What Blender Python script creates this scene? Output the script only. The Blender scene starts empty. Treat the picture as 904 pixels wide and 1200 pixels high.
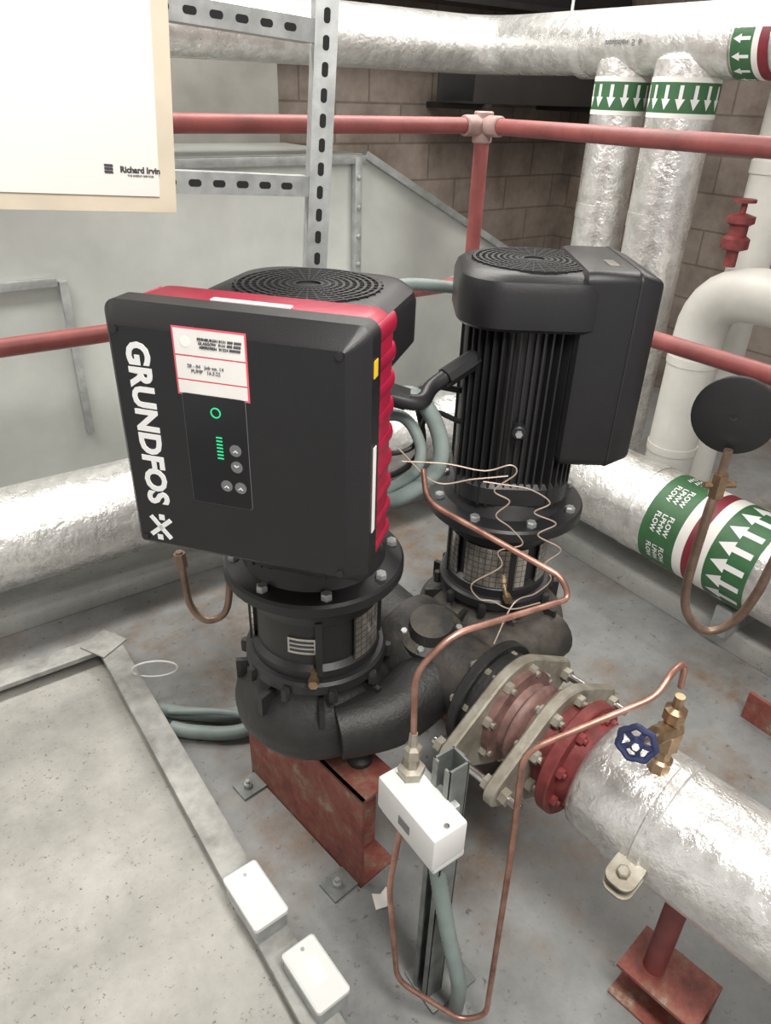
import bpy, bmesh, math, random
from mathutils import Vector, Matrix
random.seed(4)
V=Vector
pi=math.pi
sc=bpy.context.scene
# ------------------------------------------------------------ materials
def newmat(name):
    m=bpy.data.materials.new(name); m.use_nodes=True
    nt=m.node_tree; b=nt.nodes['Principled BSDF']
    return m,nt,b
def noise(nt,scale,detail=6,rough=.6,coord='Object',vec=None):
    n=nt.nodes.new('ShaderNodeTexNoise'); n.inputs['Scale'].default_value=scale
    n.inputs['Detail'].default_value=detail; n.inputs['Roughness'].default_value=rough
    if vec is None:
        tc=nt.nodes.new('ShaderNodeTexCoord'); vec=tc.outputs[coord]
    nt.links.new(vec,n.inputs['Vector']); return n
def ramp(nt,fac,stops):
    r=nt.nodes.new('ShaderNodeValToRGB'); e=r.color_ramp.elements
    while len(e)<len(stops): e.new(.5)
    for el,(p,c) in zip(e,stops):
        el.position=p; el.color=(c[0],c[1],c[2],1)
    nt.links.new(fac,r.inputs['Fac']); return r
def mix(nt,fac,a,b):
    m=nt.nodes.new('ShaderNodeMix'); m.data_type='RGBA'
    if isinstance(fac,(int,float)): m.inputs[0].default_value=fac
    else: nt.links.new(fac,m.inputs[0])
    for i,v in ((6,a),(7,b)):
        if isinstance(v,tuple): m.inputs[i].default_value=(v[0],v[1],v[2],1)
        else: nt.links.new(v,m.inputs[i])
    return m.outputs[2]
def bump(nt,b,h,strength,dist=.01):
    bp=nt.nodes.new('ShaderNodeBump'); bp.inputs['Strength'].default_value=strength
    bp.inputs['Distance'].default_value=dist
    nt.links.new(h,bp.inputs['Height']); nt.links.new(bp.outputs['Normal'],b.inputs['Normal'])
def simple(name,col,rough=.5,metal=0,var=.25,scale=12,bmp=0,bscale=60,dark=None,emit=0):
    m,nt,b=newmat(name)
    b.inputs['Roughness'].default_value=rough; b.inputs['Metallic'].default_value=metal
    n=noise(nt,scale)
    d=dark if dark else tuple(c*(1-var) for c in col)
    r=ramp(nt,n.outputs['Fac'],[(.35,d),(.65,col)])
    nt.links.new(r.outputs['Color'],b.inputs['Base Color'])
    if bmp: bump(nt,b,noise(nt,bscale).outputs['Fac'],bmp,.003)
    if emit:
        b.inputs['Emission Color'].default_value=(col[0],col[1],col[2],1); b.inputs['Emission Strength'].default_value=emit
    return m
M={}
M['black']=simple('black_paint',(.019,.019,.021),.42,0,.3,8,.15,200)
M['blackplastic']=simple('black_plastic',(.013,.013,.015),.36,0,.15,10,.25,500)
M['blackiron']=simple('black_cast_iron',(.024,.024,.023),.48,0,.5,14,.6,90)
def dusty():
    m,nt,b=newmat('dusty_cast_iron'); b.inputs['Roughness'].default_value=.55
    g=nt.nodes.new('ShaderNodeNewGeometry'); s=nt.nodes.new('ShaderNodeSeparateXYZ'); nt.links.new(g.outputs['Normal'],s.inputs[0])
    n=noise(nt,10,8,.7); mu=nt.nodes.new('ShaderNodeMath'); mu.operation='MULTIPLY'; mu.use_clamp=True
    r=ramp(nt,n.outputs['Fac'],[(.4,(0,0,0)),(.65,(1,1,1))]); nt.links.new(r.outputs['Color'],mu.inputs[0]); nt.links.new(s.outputs[2],mu.inputs[1])
    c=mix(nt,mu.outputs[0],(.026,.025,.024),(.10,.085,.07)); nt.links.new(c,b.inputs['Base Color'])
    bump(nt,b,noise(nt,80).outputs['Fac'],.6,.003); return m
M['dusty']=dusty()
M['gloss']=simple('black_gloss',(.012,.012,.014),.2,0,.1,5)
M['redhouse']=simple('red_housing',(.38,.010,.045),.38,0,.25,8,.1,90)
M['rail']=simple('red_rail_paint',(.29,.075,.07),.5,0,.35,9,.2,60)
M['white']=simple('white_plastic',(.74,.74,.73),.4,0,.08,8)
M['paper']=simple('paper_label',(.85,.83,.80),.6,0,.05,20)
M['pink']=simple('pink_label',(.75,.12,.16),.6,0,.05,20)
M['yellow']=simple('yellow_label',(.85,.55,.03),.5,0,.05,20)
M['ink']=simple('ink',(.05,.05,.06),.6,0,.1,20)
M['whiteink']=simple('white_ink',(.85,.85,.85),.5,0,.03,20)
M['greyink']=simple('grey_ink',(.16,.16,.17),.5,0,.03,20)
M['green']=simple('green_led',(.02,.5,.2),.4,0,.05,20,emit=.7)
M['bandgreen']=simple('label_green',(.045,.15,.06),.5,0,.2,20)
M['bandred']=simple('label_red',(.22,.02,.035),.5,0,.2,20)
M['steel']=simple('stainless',(.62,.61,.58),.28,1,.3,30,.1,80)
M['galv']=simple('galvanised',(.50,.52,.52),.45,.6,.3,22,.1,60)
M['darkgalv']=simple('grimy_galvanised',(.27,.29,.28),.5,.5,.4,18,.2,60)
M['kerbsteel']=simple('weathered_galvanised_edge',(.40,.40,.38),.6,.3,.45,14,.3,60)
M['cast']=simple('pale_cast_steel',(.44,.42,.36),.48,.5,.4,18,.3,80,dark=(.28,.25,.20))
M['copper']=simple('copper',(.50,.28,.22),.4,.75,.35,25,.1,60,dark=(.26,.13,.10))
M['brass']=simple('brass',(.48,.34,.21),.38,.85,.35,25,.1,60,dark=(.28,.19,.12))
M['wire']=simple('capillary',(.6,.48,.40),.4,.5,.2,30)
M['blue']=simple('blue_handwheel',(.03,.04,.11),.4,0,.3,20)
M['conduit']=simple('conduit_grey_green',(.23,.28,.27),.5,0,.15,20)
M['redflange']=simple('red_flange',(.24,.045,.045),.5,0,.5,25,.3,80)
M['pinkrub']=simple('bellows_body',(.28,.16,.14),.5,.2,.5,25,.3,80)
M['socket']=simple('rail_fitting',(.40,.27,.25),.5,.1,.3,25,.3,80)
M['pvc']=simple('pale_lagging',(.64,.63,.59),.45,0,.12,8,.2,14)
M['dark']=simple('dark_void',(.01,.01,.01),.8,0,.1,5)
M['darkgrey']=simple('dark_duct',(.022,.02,.02),.6,0,.3,5)
M['gaugeblack']=simple('gauge_black',(.03,.025,.024),.3,0,.3,5)
M['tube']=simple('aged_tube',(.32,.22,.17),.45,.65,.4,20,.1,60)
M['board']=simple('board_white',(.92,.90,.86),.45,0,.04,2)
M['ply']=simple('board_ply',(.76,.68,.54),.6,0,.15,6)
M['panel']=simple('pale_wall_panel',(.30,.29,.265),.6,.1,.3,3)
M['ceilpaint']=simple('ceiling_paint',(.42,.41,.38),.8,0,.2,3)
def rusty():
    m,nt,b=newmat('rusty_red_paint'); b.inputs['Roughness'].default_value=.65
    n=noise(nt,11,9,.75); r=ramp(nt,n.outputs['Fac'],[(.34,(.13,.04,.03)),(.47,(.24,.065,.05)),(.56,(.24,.12,.08)),(.67,(.38,.30,.26))])
    nt.links.new(r.outputs['Color'],b.inputs['Base Color']); bump(nt,b,noise(nt,50).outputs['Fac'],.5,.004); return m
M['rusty']=rusty()
def foil():
    m,nt,b=newmat('foil_insulation'); b.inputs['Metallic'].default_value=.75
    tc=nt.nodes.new('ShaderNodeTexCoord')
    n1=noise(nt,5,4,.55); n2=noise(nt,24,5,.6)
    vo=nt.nodes.new('ShaderNodeTexVoronoi'); vo.inputs['Scale'].default_value=11; vo.feature='DISTANCE_TO_EDGE'
    mp=nt.nodes.new('ShaderNodeMix'); mp.data_type='RGBA'; mp.inputs[0].default_value=.15
    nt.links.new(tc.outputs['Object'],mp.inputs[6]); nt.links.new(n2.outputs['Color'],mp.inputs[7])
    nt.links.new(mp.outputs[2],vo.inputs['Vector'])
    a=nt.nodes.new('ShaderNodeMath'); a.operation='ADD'
    s=nt.nodes.new('ShaderNodeMath'); s.operation='MULTIPLY'; s.inputs[1].default_value=.6
    nt.links.new(vo.outputs['Distance'],s.inputs[0]); nt.links.new(s.outputs[0],a.inputs[0])
    a2=nt.nodes.new('ShaderNodeMath'); a2.operation='ADD'
    s2=nt.nodes.new('ShaderNodeMath'); s2.operation='MULTIPLY'; s2.inputs[1].default_value=.5; nt.links.new(n2.outputs['Fac'],s2.inputs[0])
    nt.links.new(n1.outputs['Fac'],a2.inputs[0]); nt.links.new(s2.outputs[0],a2.inputs[1])
    nt.links.new(a2.outputs[0],a.inputs[1])
    bump(nt,b,a.outputs[0],.5,.014)
    r=ramp(nt,n2.outputs['Fac'],[(.3,(.62,.61,.59)),(.6,(.86,.855,.84))])
    # grubby dust patches
    n5=noise(nt,3.2,6,.65); d5=ramp(nt,n5.outputs['Fac'],[(.52,(0,0,0)),(.72,(.45,.45,.45))])
    c=mix(nt,d5.outputs['Color'],r.outputs['Color'],(.42,.39,.35))
    nt.links.new(c,b.inputs['Base Color'])
    r6=ramp(nt,n5.outputs['Fac'],[(.4,(.26,.26,.26)),(.7,(.42,.42,.42))]); nt.links.new(r6.outputs['Color'],b.inputs['Roughness']); return m
M['foil']=foil()
def ductm():
    m,nt,b=newmat('duct_sheet_steel'); b.inputs['Metallic'].default_value=.3
    n=noise(nt,2.5,6,.6); r=ramp(nt,n.outputs['Fac'],[(.3,(.46,.48,.46)),(.7,(.62,.64,.61))])
    nt.links.new(r.outputs['Color'],b.inputs['Base Color'])
    v=nt.nodes.new('ShaderNodeTexVoronoi'); v.inputs['Scale'].default_value=60
    r2=ramp(nt,v.outputs['Distance'],[(0,(.32,.32,.32)),(1,(.46,.46,.46))]); nt.links.new(r2.outputs['Color'],b.inputs['Roughness'])
    return m
M['duct']=ductm()
def floorm():
    m,nt,b=newmat('floor_grey_paint')
    n=noise(nt,1.6,8,.65); base=ramp(nt,n.outputs['Fac'],[(.3,(.20,.205,.205)),(.7,(.31,.315,.31))])
    n2=noise(nt,2.1,6,.6); st=ramp(nt,n2.outputs['Fac'],[(.46,(0,0,0)),(.62,(1,1,1))])
    n4=noise(nt,12,7,.7); r4=ramp(nt,n4.outputs['Fac'],[(.38,(0,0,0)),(.68,(1,1,1))]); mm=nt.nodes.new('ShaderNodeMath'); mm.operation='MULTIPLY'
    nt.links.new(st.outputs['Color'],mm.inputs[0]); nt.links.new(r4.outputs['Color'],mm.inputs[1])
    c=mix(nt,mm.outputs[0],base.outputs['Color'],(.21,.135,.08))
    n3=noise(nt,38,4,.7); sp=ramp(nt,n3.outputs['Fac'],[(.30,(1,1,1)),(.40,(0,0,0))])
    c=mix(nt,sp.outputs['Color'],c,(.11,.10,.09))
    n7=noise(nt,5,9,.75); r7=ramp(nt,n7.outputs['Fac'],[(.35,(.7,.7,.7)),(.6,(1,1,1))])
    mu=nt.nodes.new('ShaderNodeMix'); mu.data_type='RGBA'; mu.blend_type='MULTIPLY'; mu.inputs[0].default_value=1
    nt.links.new(c,mu.inputs[6]); nt.links.new(r7.outputs['Color'],mu.inputs[7])
    nt.links.new(mu.outputs[2],b.inputs['Base Color'])
    r=ramp(nt,n.outputs['Fac'],[(.3,(.28,.28,.28)),(.7,(.5,.5,.5))]); nt.links.new(r.outputs['Color'],b.inputs['Roughness'])
    bump(nt,b,noise(nt,25,8).outputs['Fac'],.2,.004); return m
M['floor']=floorm()
def concm(name,a,bb):
    m,nt,b=newmat(name); b.inputs['Roughness'].default_value=.75
    n=noise(nt,5,10,.7); r=ramp(nt,n.outputs['Fac'],[(.3,a),(.7,bb)])
    n3=noise(nt,90,3,.7); sp=ramp(nt,n3.outputs['Fac'],[(.30,(1,1,1)),(.38,(0,0,0))])
    c=mix(nt,sp.outputs['Color'],r.outputs['Color'],(.13,.12,.10)); nt.links.new(c,b.inputs['Base Color'])
    bump(nt,b,noise(nt,60).outputs['Fac'],.3,.004); return m
M['conc']=concm('pale_concrete',(.25,.245,.225),(.43,.42,.39))
M['kerb']=concm('kerb_concrete',(.26,.26,.25),(.38,.38,.36))
def brickm():
    m,nt,b=newmat('painted_block_wall'); b.inputs['Roughness'].default_value=.8
    tc=nt.nodes.new('ShaderNodeTexCoord'); sx=nt.nodes.new('ShaderNodeSeparateXYZ'); cb=nt.nodes.new('ShaderNodeCombineXYZ')
    nt.links.new(tc.outputs['Object'],sx.inputs[0])
    ad=nt.nodes.new('ShaderNodeMath'); ad.operation='ADD'
    nt.links.new(sx.outputs[0],ad.inputs[0]); nt.links.new(sx.outputs[1],ad.inputs[1])
    nt.links.new(ad.outputs[0],cb.inputs[0]); nt.links.new(sx.outputs[2],cb.inputs[1])
    br=nt.nodes.new('ShaderNodeTexBrick'); br.inputs['Scale'].default_value=1
    br.inputs['Brick Width'].default_value=.44; br.inputs['Row Height'].default_value=.2; br.inputs['Mortar Size'].default_value=.006
    br.inputs['Color1'].default_value=(.26,.215,.185,1); br.inputs['Color2'].default_value=(.22,.185,.16,1); br.inputs['Mortar'].default_value=(.15,.12,.10,1)
    nt.links.new(cb.outputs[0],br.inputs['Vector'])
    n=noise(nt,3,8,.7); r=ramp(nt,n.outputs['Fac'],[(.35,(.5,.46,.43)),(.65,(1,1,1))])
    mu=nt.nodes.new('ShaderNodeMix'); mu.data_type='RGBA'; mu.blend_type='MULTIPLY'; mu.inputs[0].default_value=1
    nt.links.new(br.outputs['Color'],mu.inputs[6]); nt.links.new(r.outputs['Color'],mu.inputs[7])
    nt.links.new(mu.outputs[2],b.inputs['Base Color']); bump(nt,b,n.outputs['Fac'],.4,.01); return m
M['brick']=brickm()
def meshm():
    m,nt,b=newmat('stainless_guard'); b.inputs['Metallic'].default_value=.9; b.inputs['Roughness'].default_value=.22
    tc=nt.nodes.new('ShaderNodeTexCoord'); br=nt.nodes.new('ShaderNodeTexBrick'); br.inputs['Scale'].default_value=1
    sx=nt.nodes.new('ShaderNodeSeparateXYZ'); cb=nt.nodes.new('ShaderNodeCombineXYZ'); nt.links.new(tc.outputs['Object'],sx.inputs[0])
    at=nt.nodes.new('ShaderNodeMath'); at.operation='ARCTAN2'; nt.links.new(sx.outputs[1],at.inputs[0]); nt.links.new(sx.outputs[0],at.inputs[1])
    ml=nt.nodes.new('ShaderNodeMath'); ml.operation='MULTIPLY'; ml.inputs[1].default_value=.13; nt.links.new(at.outputs[0],ml.inputs[0])
    nt.links.new(ml.outputs[0],cb.inputs[0]); nt.links.new(sx.outputs[2],cb.inputs[1]); nt.links.new(cb.outputs[0],br.inputs['Vector'])
    br.inputs['Brick Width'].default_value=.016; br.inputs['Row Height'].default_value=.016; br.inputs['Mortar Size'].default_value=.0013; br.offset=0
    br.inputs['Color1'].default_value=(.80,.76,.70,1); br.inputs['Color2'].default_value=(.66,.62,.57,1); br.inputs['Mortar'].default_value=(.34,.31,.28,1)
    nt.links.new(br.outputs['Color'],b.inputs['Base Color']); bump(nt,b,noise(nt,30).outputs['Fac'],.2,.006); return m
M['guard']=meshm()

# ------------------------------------------------------------ geometry helpers
def empty(name,loc):
    e=bpy.data.objects.new(name,None); e.location=loc; e.empty_display_size=.1
    sc.collection.objects.link(e); return e
def add(name,vs,fs,mat,parent=None,Mx=None,ang=35,thick=None,bev=0):
    me=bpy.data.meshes.new(name)
    vs=[V(v) for v in vs]
    if Mx is not None: vs=[Mx@v for v in vs]
    if parent is not None: vs=[v-parent.location for v in vs]
    me.from_pydata([tuple(v) for v in vs],[],fs)
    bm=bmesh.new(); bm.from_mesh(me)
    bmesh.ops.remove_doubles(bm,verts=bm.verts,dist=1e-6)
    bmesh.ops.recalc_face_normals(bm,faces=bm.faces)
    if bev:
        es=[e for e in bm.edges if len(e.link_faces)==2 and e.calc_face_angle(0)>.6]
        bmesh.ops.bevel(bm,geom=es,offset=bev,segments=2,affect='EDGES',profile=.6)
    bm.to_mesh(me); bm.free()
    for p in me.polygons: p.use_smooth=True
    try: me.set_sharp_from_angle(angle=math.radians(ang))
    except Exception: pass
    mm=M[mat] if isinstance(mat,str) else mat
    me.materials.append(mm)
    ob=bpy.data.objects.new(name,me); sc.collection.objects.link(ob)
    if parent is not None: ob.parent=parent
    return ob
def frame(p0,p1):
    d=(V(p1)-V(p0)).normalized(); h=V((0,0,1)) if abs(d.z)<.9 else V((1,0,0))
    x=h.cross(d).normalized(); y=d.cross(x)
    m=Matrix(((x.x,y.x,d.x,p0[0]),(x.y,y.y,d.y,p0[1]),(x.z,y.z,d.z,p0[2]),(0,0,0,1))); return m
def rings(rs,cap=True):
    vs=[];fs=[];n=len(rs[0])
    for r in rs: vs+=r
    for i in range(len(rs)-1):
        for j in range(n):
            a=i*n+j;b=i*n+(j+1)%n; fs.append((a,b,b+n,a+n))
    if cap: fs.append(tuple(range(n))[::-1]); fs.append(tuple(range((len(rs)-1)*n,len(rs)*n)))
    return vs,fs
def circ(r,z,n=32): return [V((r*math.cos(2*pi*i/n),r*math.sin(2*pi*i/n),z)) for i in range(n)]
def lathe(name,prof,mat,parent,p0,p1=None,n=40,ang=35):
    Mx=frame(p0,p1) if p1 is not None else Matrix.Translation(V(p0))
    vs,fs=rings([circ(max(r,1e-4),z,n) for r,z in prof]); return add(name,vs,fs,mat,parent,Mx,ang)
def cyl(name,p0,p1,r,mat,parent=None,n=24,c=.0,r2=None):
    L=(V(p1)-V(p0)).length; r2=r if r2 is None else r2
    pf=[(r-c,0),(r,c),(r2,L-c),(r2-c,L)] if c else [(r,0),(r2,L)]
    return lathe(name,pf,mat,parent,p0,p1,n)
def box(name,c,s,mat,parent=None,rot=0,bev=.004,Mx=None):
    x,y,z=s[0]/2,s[1]/2,s[2]/2
    vs=[(a,b,d) for a in(-x,x) for b in(-y,y) for d in(-z,z)]
    fs=[(0,1,3,2),(4,6,7,5),(0,4,5,1),(2,3,7,6),(0,2,6,4),(1,5,7,3)]
    T=Matrix.Translation(V(c))@Matrix.Rotation(rot,4,'Z')
    if Mx is not None: T=Mx@T
    return add(name,vs,fs,mat,parent,T,bev=bev)
def catmull(pts,k=8):
    p=[V(q) for q in pts]; p=[p[0]*2-p[1]]+p+[p[-1]*2-p[-2]]; o=[]
    for i in range(1,len(p)-2):
        for j in range(k):
            t=j/k; a,b,c,d=p[i-1:i+3]
            o.append(.5*((2*b)+(c-a)*t+(2*a-5*b+4*c-d)*t*t+(3*b-a-3*c+d)*t**3))
    o.append(p[-2]); return o
def sweep(name,pts,r,mat,parent=None,n=12,k=8,smooth=True,rf=None):
    P=catmull(pts,k) if smooth else [V(q) for q in pts]
    t0=(P[1]-P[0]).normalized(); h=V((0,0,1)) if abs(t0.z)<.9 else V((1,0,0)); x=h.cross(t0).normalized(); rs=[]
    for i,p in enumerate(P):
        t=(P[min(i+1,len(P)-1)]-P[max(i-1,0)]).normalized()
        x=(x-t*x.dot(t)).normalized(); y=t.cross(x)
        rr=r if rf is None else rf(i/(len(P)-1),i)
        rs.append([p+x*rr*math.cos(2*pi*j/n)+y*rr*math.sin(2*pi*j/n) for j in range(n)])
    vs,fs=rings(rs); return add(name,vs,fs,mat,parent,None,50)
def bent(pts,rad=.04,k=5):
    P=[V(p) for p in pts]; o=[P[0]]
    for i in range(1,len(P)-1):
        a=(P[i-1]-P[i]); b=(P[i+1]-P[i]); ra=min(rad,a.length*.45,b.length*.45)
        s=P[i]+a.normalized()*ra; e=P[i]+b.normalized()*ra
        for j in range(k+1):
            t=j/k; o.append(s*(1-t)**2+P[i]*2*t*(1-t)+e*t*t)
    o.append(P[-1]); return o
def pipe(name,pts,r,mat,parent=None,rad=.04,n=14,k=5): return sweep(name,bent(pts,rad,k),r,mat,parent,n,smooth=False)
def rrect(w,h,r,n=6):
    o=[]
    for cx,cy,a0 in ((w/2-r,h/2-r,0),(-w/2+r,h/2-r,90),(-w/2+r,-h/2+r,180),(w/2-r,-h/2+r,270)):
        for i in range(n+1):
            a=math.radians(a0+90*i/n); o.append((cx+r*math.cos(a),cy+r*math.sin(a)))
    return o
def rloft(name,w,h,r,prof,mat,parent,Mx,n=6,cx=0,cy=0):
    rs=[[V((x+cx,y+cy,z)) for x,y in rrect(w-2*i,h-2*i,max(r-i*.6,.002),n)] for i,z in prof]
    vs,fs=rings(rs); return add(name,vs,fs,mat,parent,Mx,30)
def poly(name,pts,z0,z1,mat,parent,Mx):
    rs=[[V((x,y,z0)) for x,y in pts],[V((x,y,z1)) for x,y in pts]]; vs,fs=rings(rs); return add(name,vs,fs,mat,parent,Mx,30)
def textmesh(s,size,off=0,align='CENTER',ext=.0006):
    cu=bpy.data.curves.new('t','FONT'); cu.body=s; cu.size=size; cu.offset=off; cu.extrude=ext
    cu.align_x=align; cu.align_y='CENTER'; cu.resolution_u=3
    ob=bpy.data.objects.new('t',cu); sc.collection.objects.link(ob); bpy.context.view_layer.update()
    dg=bpy.context.evaluated_depsgraph_get(); me=bpy.data.meshes.new_from_object(ob.evaluated_get(dg))
    vs=[v.co.copy() for v in me.vertices]; fs=[tuple(p.vertices) for p in me.polygons]
    bpy.data.objects.remove(ob); bpy.data.meshes.remove(me); return vs,fs
def text(name,s,size,mat,parent,Mx,off=0,align='CENTER'):
    vs,fs=textmesh(s,size,off,align); return add(name,vs,fs,mat,parent,Mx)
def multi(name,parts,mat,parent,Mx=None,ang=35):
    vs=[];fs=[]
    for v,f in parts:
        o=len(vs); vs+=v; fs+=[tuple(i+o for i in q) for q in f]
    me_obj=add(name,vs,fs,mat,parent,Mx,ang); return me_obj
def bolt(Mx,r=.012,h=.012,shank=None):
    vs,fs=rings([circ(r,0,6),circ(r,h*.85,6),circ(r*.8,h,6)]); vs=[Mx@v for v in vs]
    if shank:
        a,b=rings([circ(r*.5,-.002,8),circ(r*.5,h+shank,8)]); o=len(vs); vs+=[Mx@v for v in a]; fs+=[tuple(i+o for i in q) for q in b]
    return vs,fs
def cboxp(c,s,Mx=None):
    x,y,z=s[0]/2,s[1]/2,s[2]/2
    vs=[V((a+c[0],b+c[1],d+c[2])) for a in(-x,x) for b in(-y,y) for d in(-z,z)]
    if Mx is not None: vs=[Mx@v for v in vs]
    return vs,[(0,1,3,2),(4,6,7,5),(0,4,5,1),(2,3,7,6),(0,2,6,4),(1,5,7,3)]

# ------------------------------------------------------------ room
def slab(name,x0,x1,y0,y1,z0,z1,mat): return box(name,((x0+x1)/2,(y0+y1)/2,(z0+z1)/2),(x1-x0,y1-y0,z1-z0),mat,None,0,0)
slab('floor',-2.5,4.2,-2.5,3.9,-.1,0,'floor')
slab('wall_back',-2.5,4.3,3.8,3.9,0,2.8,'brick')
slab('wall_right',4.2,4.3,-2.5,3.8,0,2.8,'brick')
slab('ceiling',-2.5,4.3,-2.5,3.9,2.8,2.9,'ceilpaint')
e=empty('ceiling_beam',(1.0,3.4,2.4)); box('web',(1.0,3.40,2.42),(6.3,.03,.74),'darkgrey',e); box('flange',(1.0,3.40,2.06),(6.3,.16,.03),'darkgrey',e)
e=empty('concrete_kerb',(2.3,2.5,0))
box('side_run',(2.45,.55,.04),(.62,3.5,.08),'kerb',e,0,.008)
box('back_run',(.45,2.5,.04),(4.62,.40,.08),'kerb',e,0,.008)

e=empty('steel_edged_plinth',(0,1,0))
box('slab_top',(-.42,1.0,.025),(1.56,1.98,.05),'conc',e,0,0)
box('edge_long',(.385,1.0,.05),(.010,2.0,.10),'kerbsteel',e,0,.002)
box('edge_long_lip',(.353,1.0,.092),(.072,2.0,.018),'kerbsteel',e,0,.004)
box('edge_back',(-.42,2.0,.05),(1.6,.010,.10),'kerbsteel',e,0,.002)
box('edge_back_lip',(-.42,1.966,.092),(1.6,.072,.018),'kerbsteel',e,0,.004)
box('corner_gusset',(.340,1.955,.104),(.10,.10,.006),'kerbsteel',e,.5,.002)

# ------------------------------------------------------------ duct
e=empty('sheet_metal_duct',(1.2,2.9,.8))
pts=[(-1.6,.22),(3.5,.22),(3.5,.62),(1.94,1.42),(-1.6,1.42)]
vs=[V((x,2.9,z)) for x,z in pts]+[V((x,3.6,z)) for x,z in pts]; n=5
fs=[tuple(range(5)),tuple(range(9,4,-1))]+[(i,(i+1)%5,(i+1)%5+5,i+5) for i in range(5)]
add('duct_body',vs,fs,'duct',e)
box('top_flange',(.17,2.885,1.40),(3.54,.03,.035),'galv',e)
dd=V((1.56,0,-.80)); L=dd.length; aa=math.atan2(-.80,1.56)
Mx=Matrix.Translation(V((2.72,2.885,1.02)))@Matrix.Rotation(-aa,4,'Y')
add('slope_flange',*cboxp((0,0,0),(L,.03,.03)),'galv',e,Mx)
box('seam_upright',(1.90,2.88,1.1),(.035,.03,.62),'galv',e)
box('seam_flange',(-.2,2.885,1.02),(1.6,.025,.03),'galv',e)
box('seam_upright_left',(.62,2.885,.72),(.03,.025,.60),'galv',e)
multi('seam_bolts',[bolt(Matrix.Translation(V((1.90,2.865,.85+.12*i)))@Matrix.Rotation(pi/2,4,'X'),.010,.008) for i in range(5)],'galv',e)
for x in (-1.4,.5,2.2,3.4):
    for y in (2.96,3.55): box('leg_%d_%d'%(x*10,y*10),(x,y,.115),(.05,.05,.23),'galv',e)
e=empty('wall_panelling',(.3,3.75,1.8))
for i in range(5): box('panel_%d'%i,(-1.9+.86*i,3.74,1.4),(.85,.1,2.7),'panel',e,0,.01)
e=empty('cable_tray',(3.3,3.5,1.62)); 
box('tray_bed',(3.55,3.45,1.62),(1.3,.3,.012),'darkgrey',e); box('tray_side',(3.55,3.3,1.70),(1.3,.012,.17),'darkgrey',e); box('tray_side_far',(3.55,3.6,1.70),(1.3,.012,.17),'darkgrey',e)
for x in (3.0,3.9): box('tray_bracket_%d'%(x*10),(x,3.54,1.60),(.04,.52,.03),'darkgrey',e)

# ------------------------------------------------------------ guard rail
RX,RY=1.755,1.94
e=empty('guard_rail',(RX,RY,0))
for z,nm in ((1.57,'top'),(1.085,'mid')):
    cyl(nm+'_rail_back',(-1.2,RY,z),(RX,RY,z),.023,'rail',e); cyl(nm+'_rail_side',(RX,RY,z),(RX,-1.2,z),.023,'rail',e)
    cyl(nm+'_socket_a',(RX-.08,RY,z),(RX,RY,z),.030,'socket',e,c=.004); cyl(nm+'_socket_b',(RX,RY,z),(RX,RY-.08,z),.030,'socket',e,c=.004)
    cyl(nm+'_socket_post',(RX,RY,z-.05),(RX,RY,z+.04),.031,'socket',e,c=.004)
cyl('corner_post',(RX,RY,1.04),(RX,RY,1.60),.024,'rail',e)
for i,(x,y) in enumerate(((-1.0,RY),(RX,-1.0))): 
    cyl('end_post_%d'%i,(x,y,0),(x,y,1.60),.024,'rail',e); cyl('post_base_%d'%i,(x,y,0),(x,y,.01),.06,'rail',e)

# ------------------------------------------------------------ cylinder label wrapping
def wrapM(p0,p1,a0):
    F=frame(p0,p1)
    def f(x,y,z,r):
        a=a0+x/r; return F@V(((r+z)*math.cos(a),(r+z)*math.sin(a),y))
    return f
def wrappoly(name,polys,f,r,mat,parent,dz=.002):
    vs=[];fs=[]
    for pl in polys:
        o=len(vs); vs+=[f(x,y,dz,r) for x,y in pl]; fs.append(tuple(range(o,o+len(pl))))
    return add(name,vs,fs,mat,parent)
def arrow(cx,cy,s,sgn=1,wd=.6):
    q=[(-.14,-.5),(.14,-.5),(.14,.05),(.36,.05),(0,.5),(-.36,.05),(-.14,.05)]
    return [(cx+a*s*wd,cy+b*s*sgn) for a,b in q]
def labelband(pref,parent,p0,p1,r,s0,s1,mat,arrows=0,sgn=1,a0=0,words=None,tsz=.02,flip=1,wd=.6):
    d=(V(p1)-V(p0)).normalized(); A=V(p0)+d*s0; B=V(p0)+d*s1
    cyl(pref+'_band',A,B,r+.0015,mat,parent,n=48)
    f=wrapM(p0,p1,a0)
    if arrows:
        st=2*pi*r/arrows; wrappoly(pref+'_arrows',[arrow(i*st,(s0+s1)/2,(s1-s0)*.8,sgn,wd) for i in range(arrows)],f,r,'whiteink',parent,.0025)
    if words:
        vs,fs=textmesh(words,tsz,.0006,ext=0); parts=[];k=int(2*pi*r/(tsz*4.2))
        for i in range(k):
            o=i*2*pi*r/k; parts.append(([f(v.x*flip+o,(s0+s1)/2+v.y*flip,.0025,r) for v in vs],fs))
        multi(pref+'_words',parts,'whiteink',parent)

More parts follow.
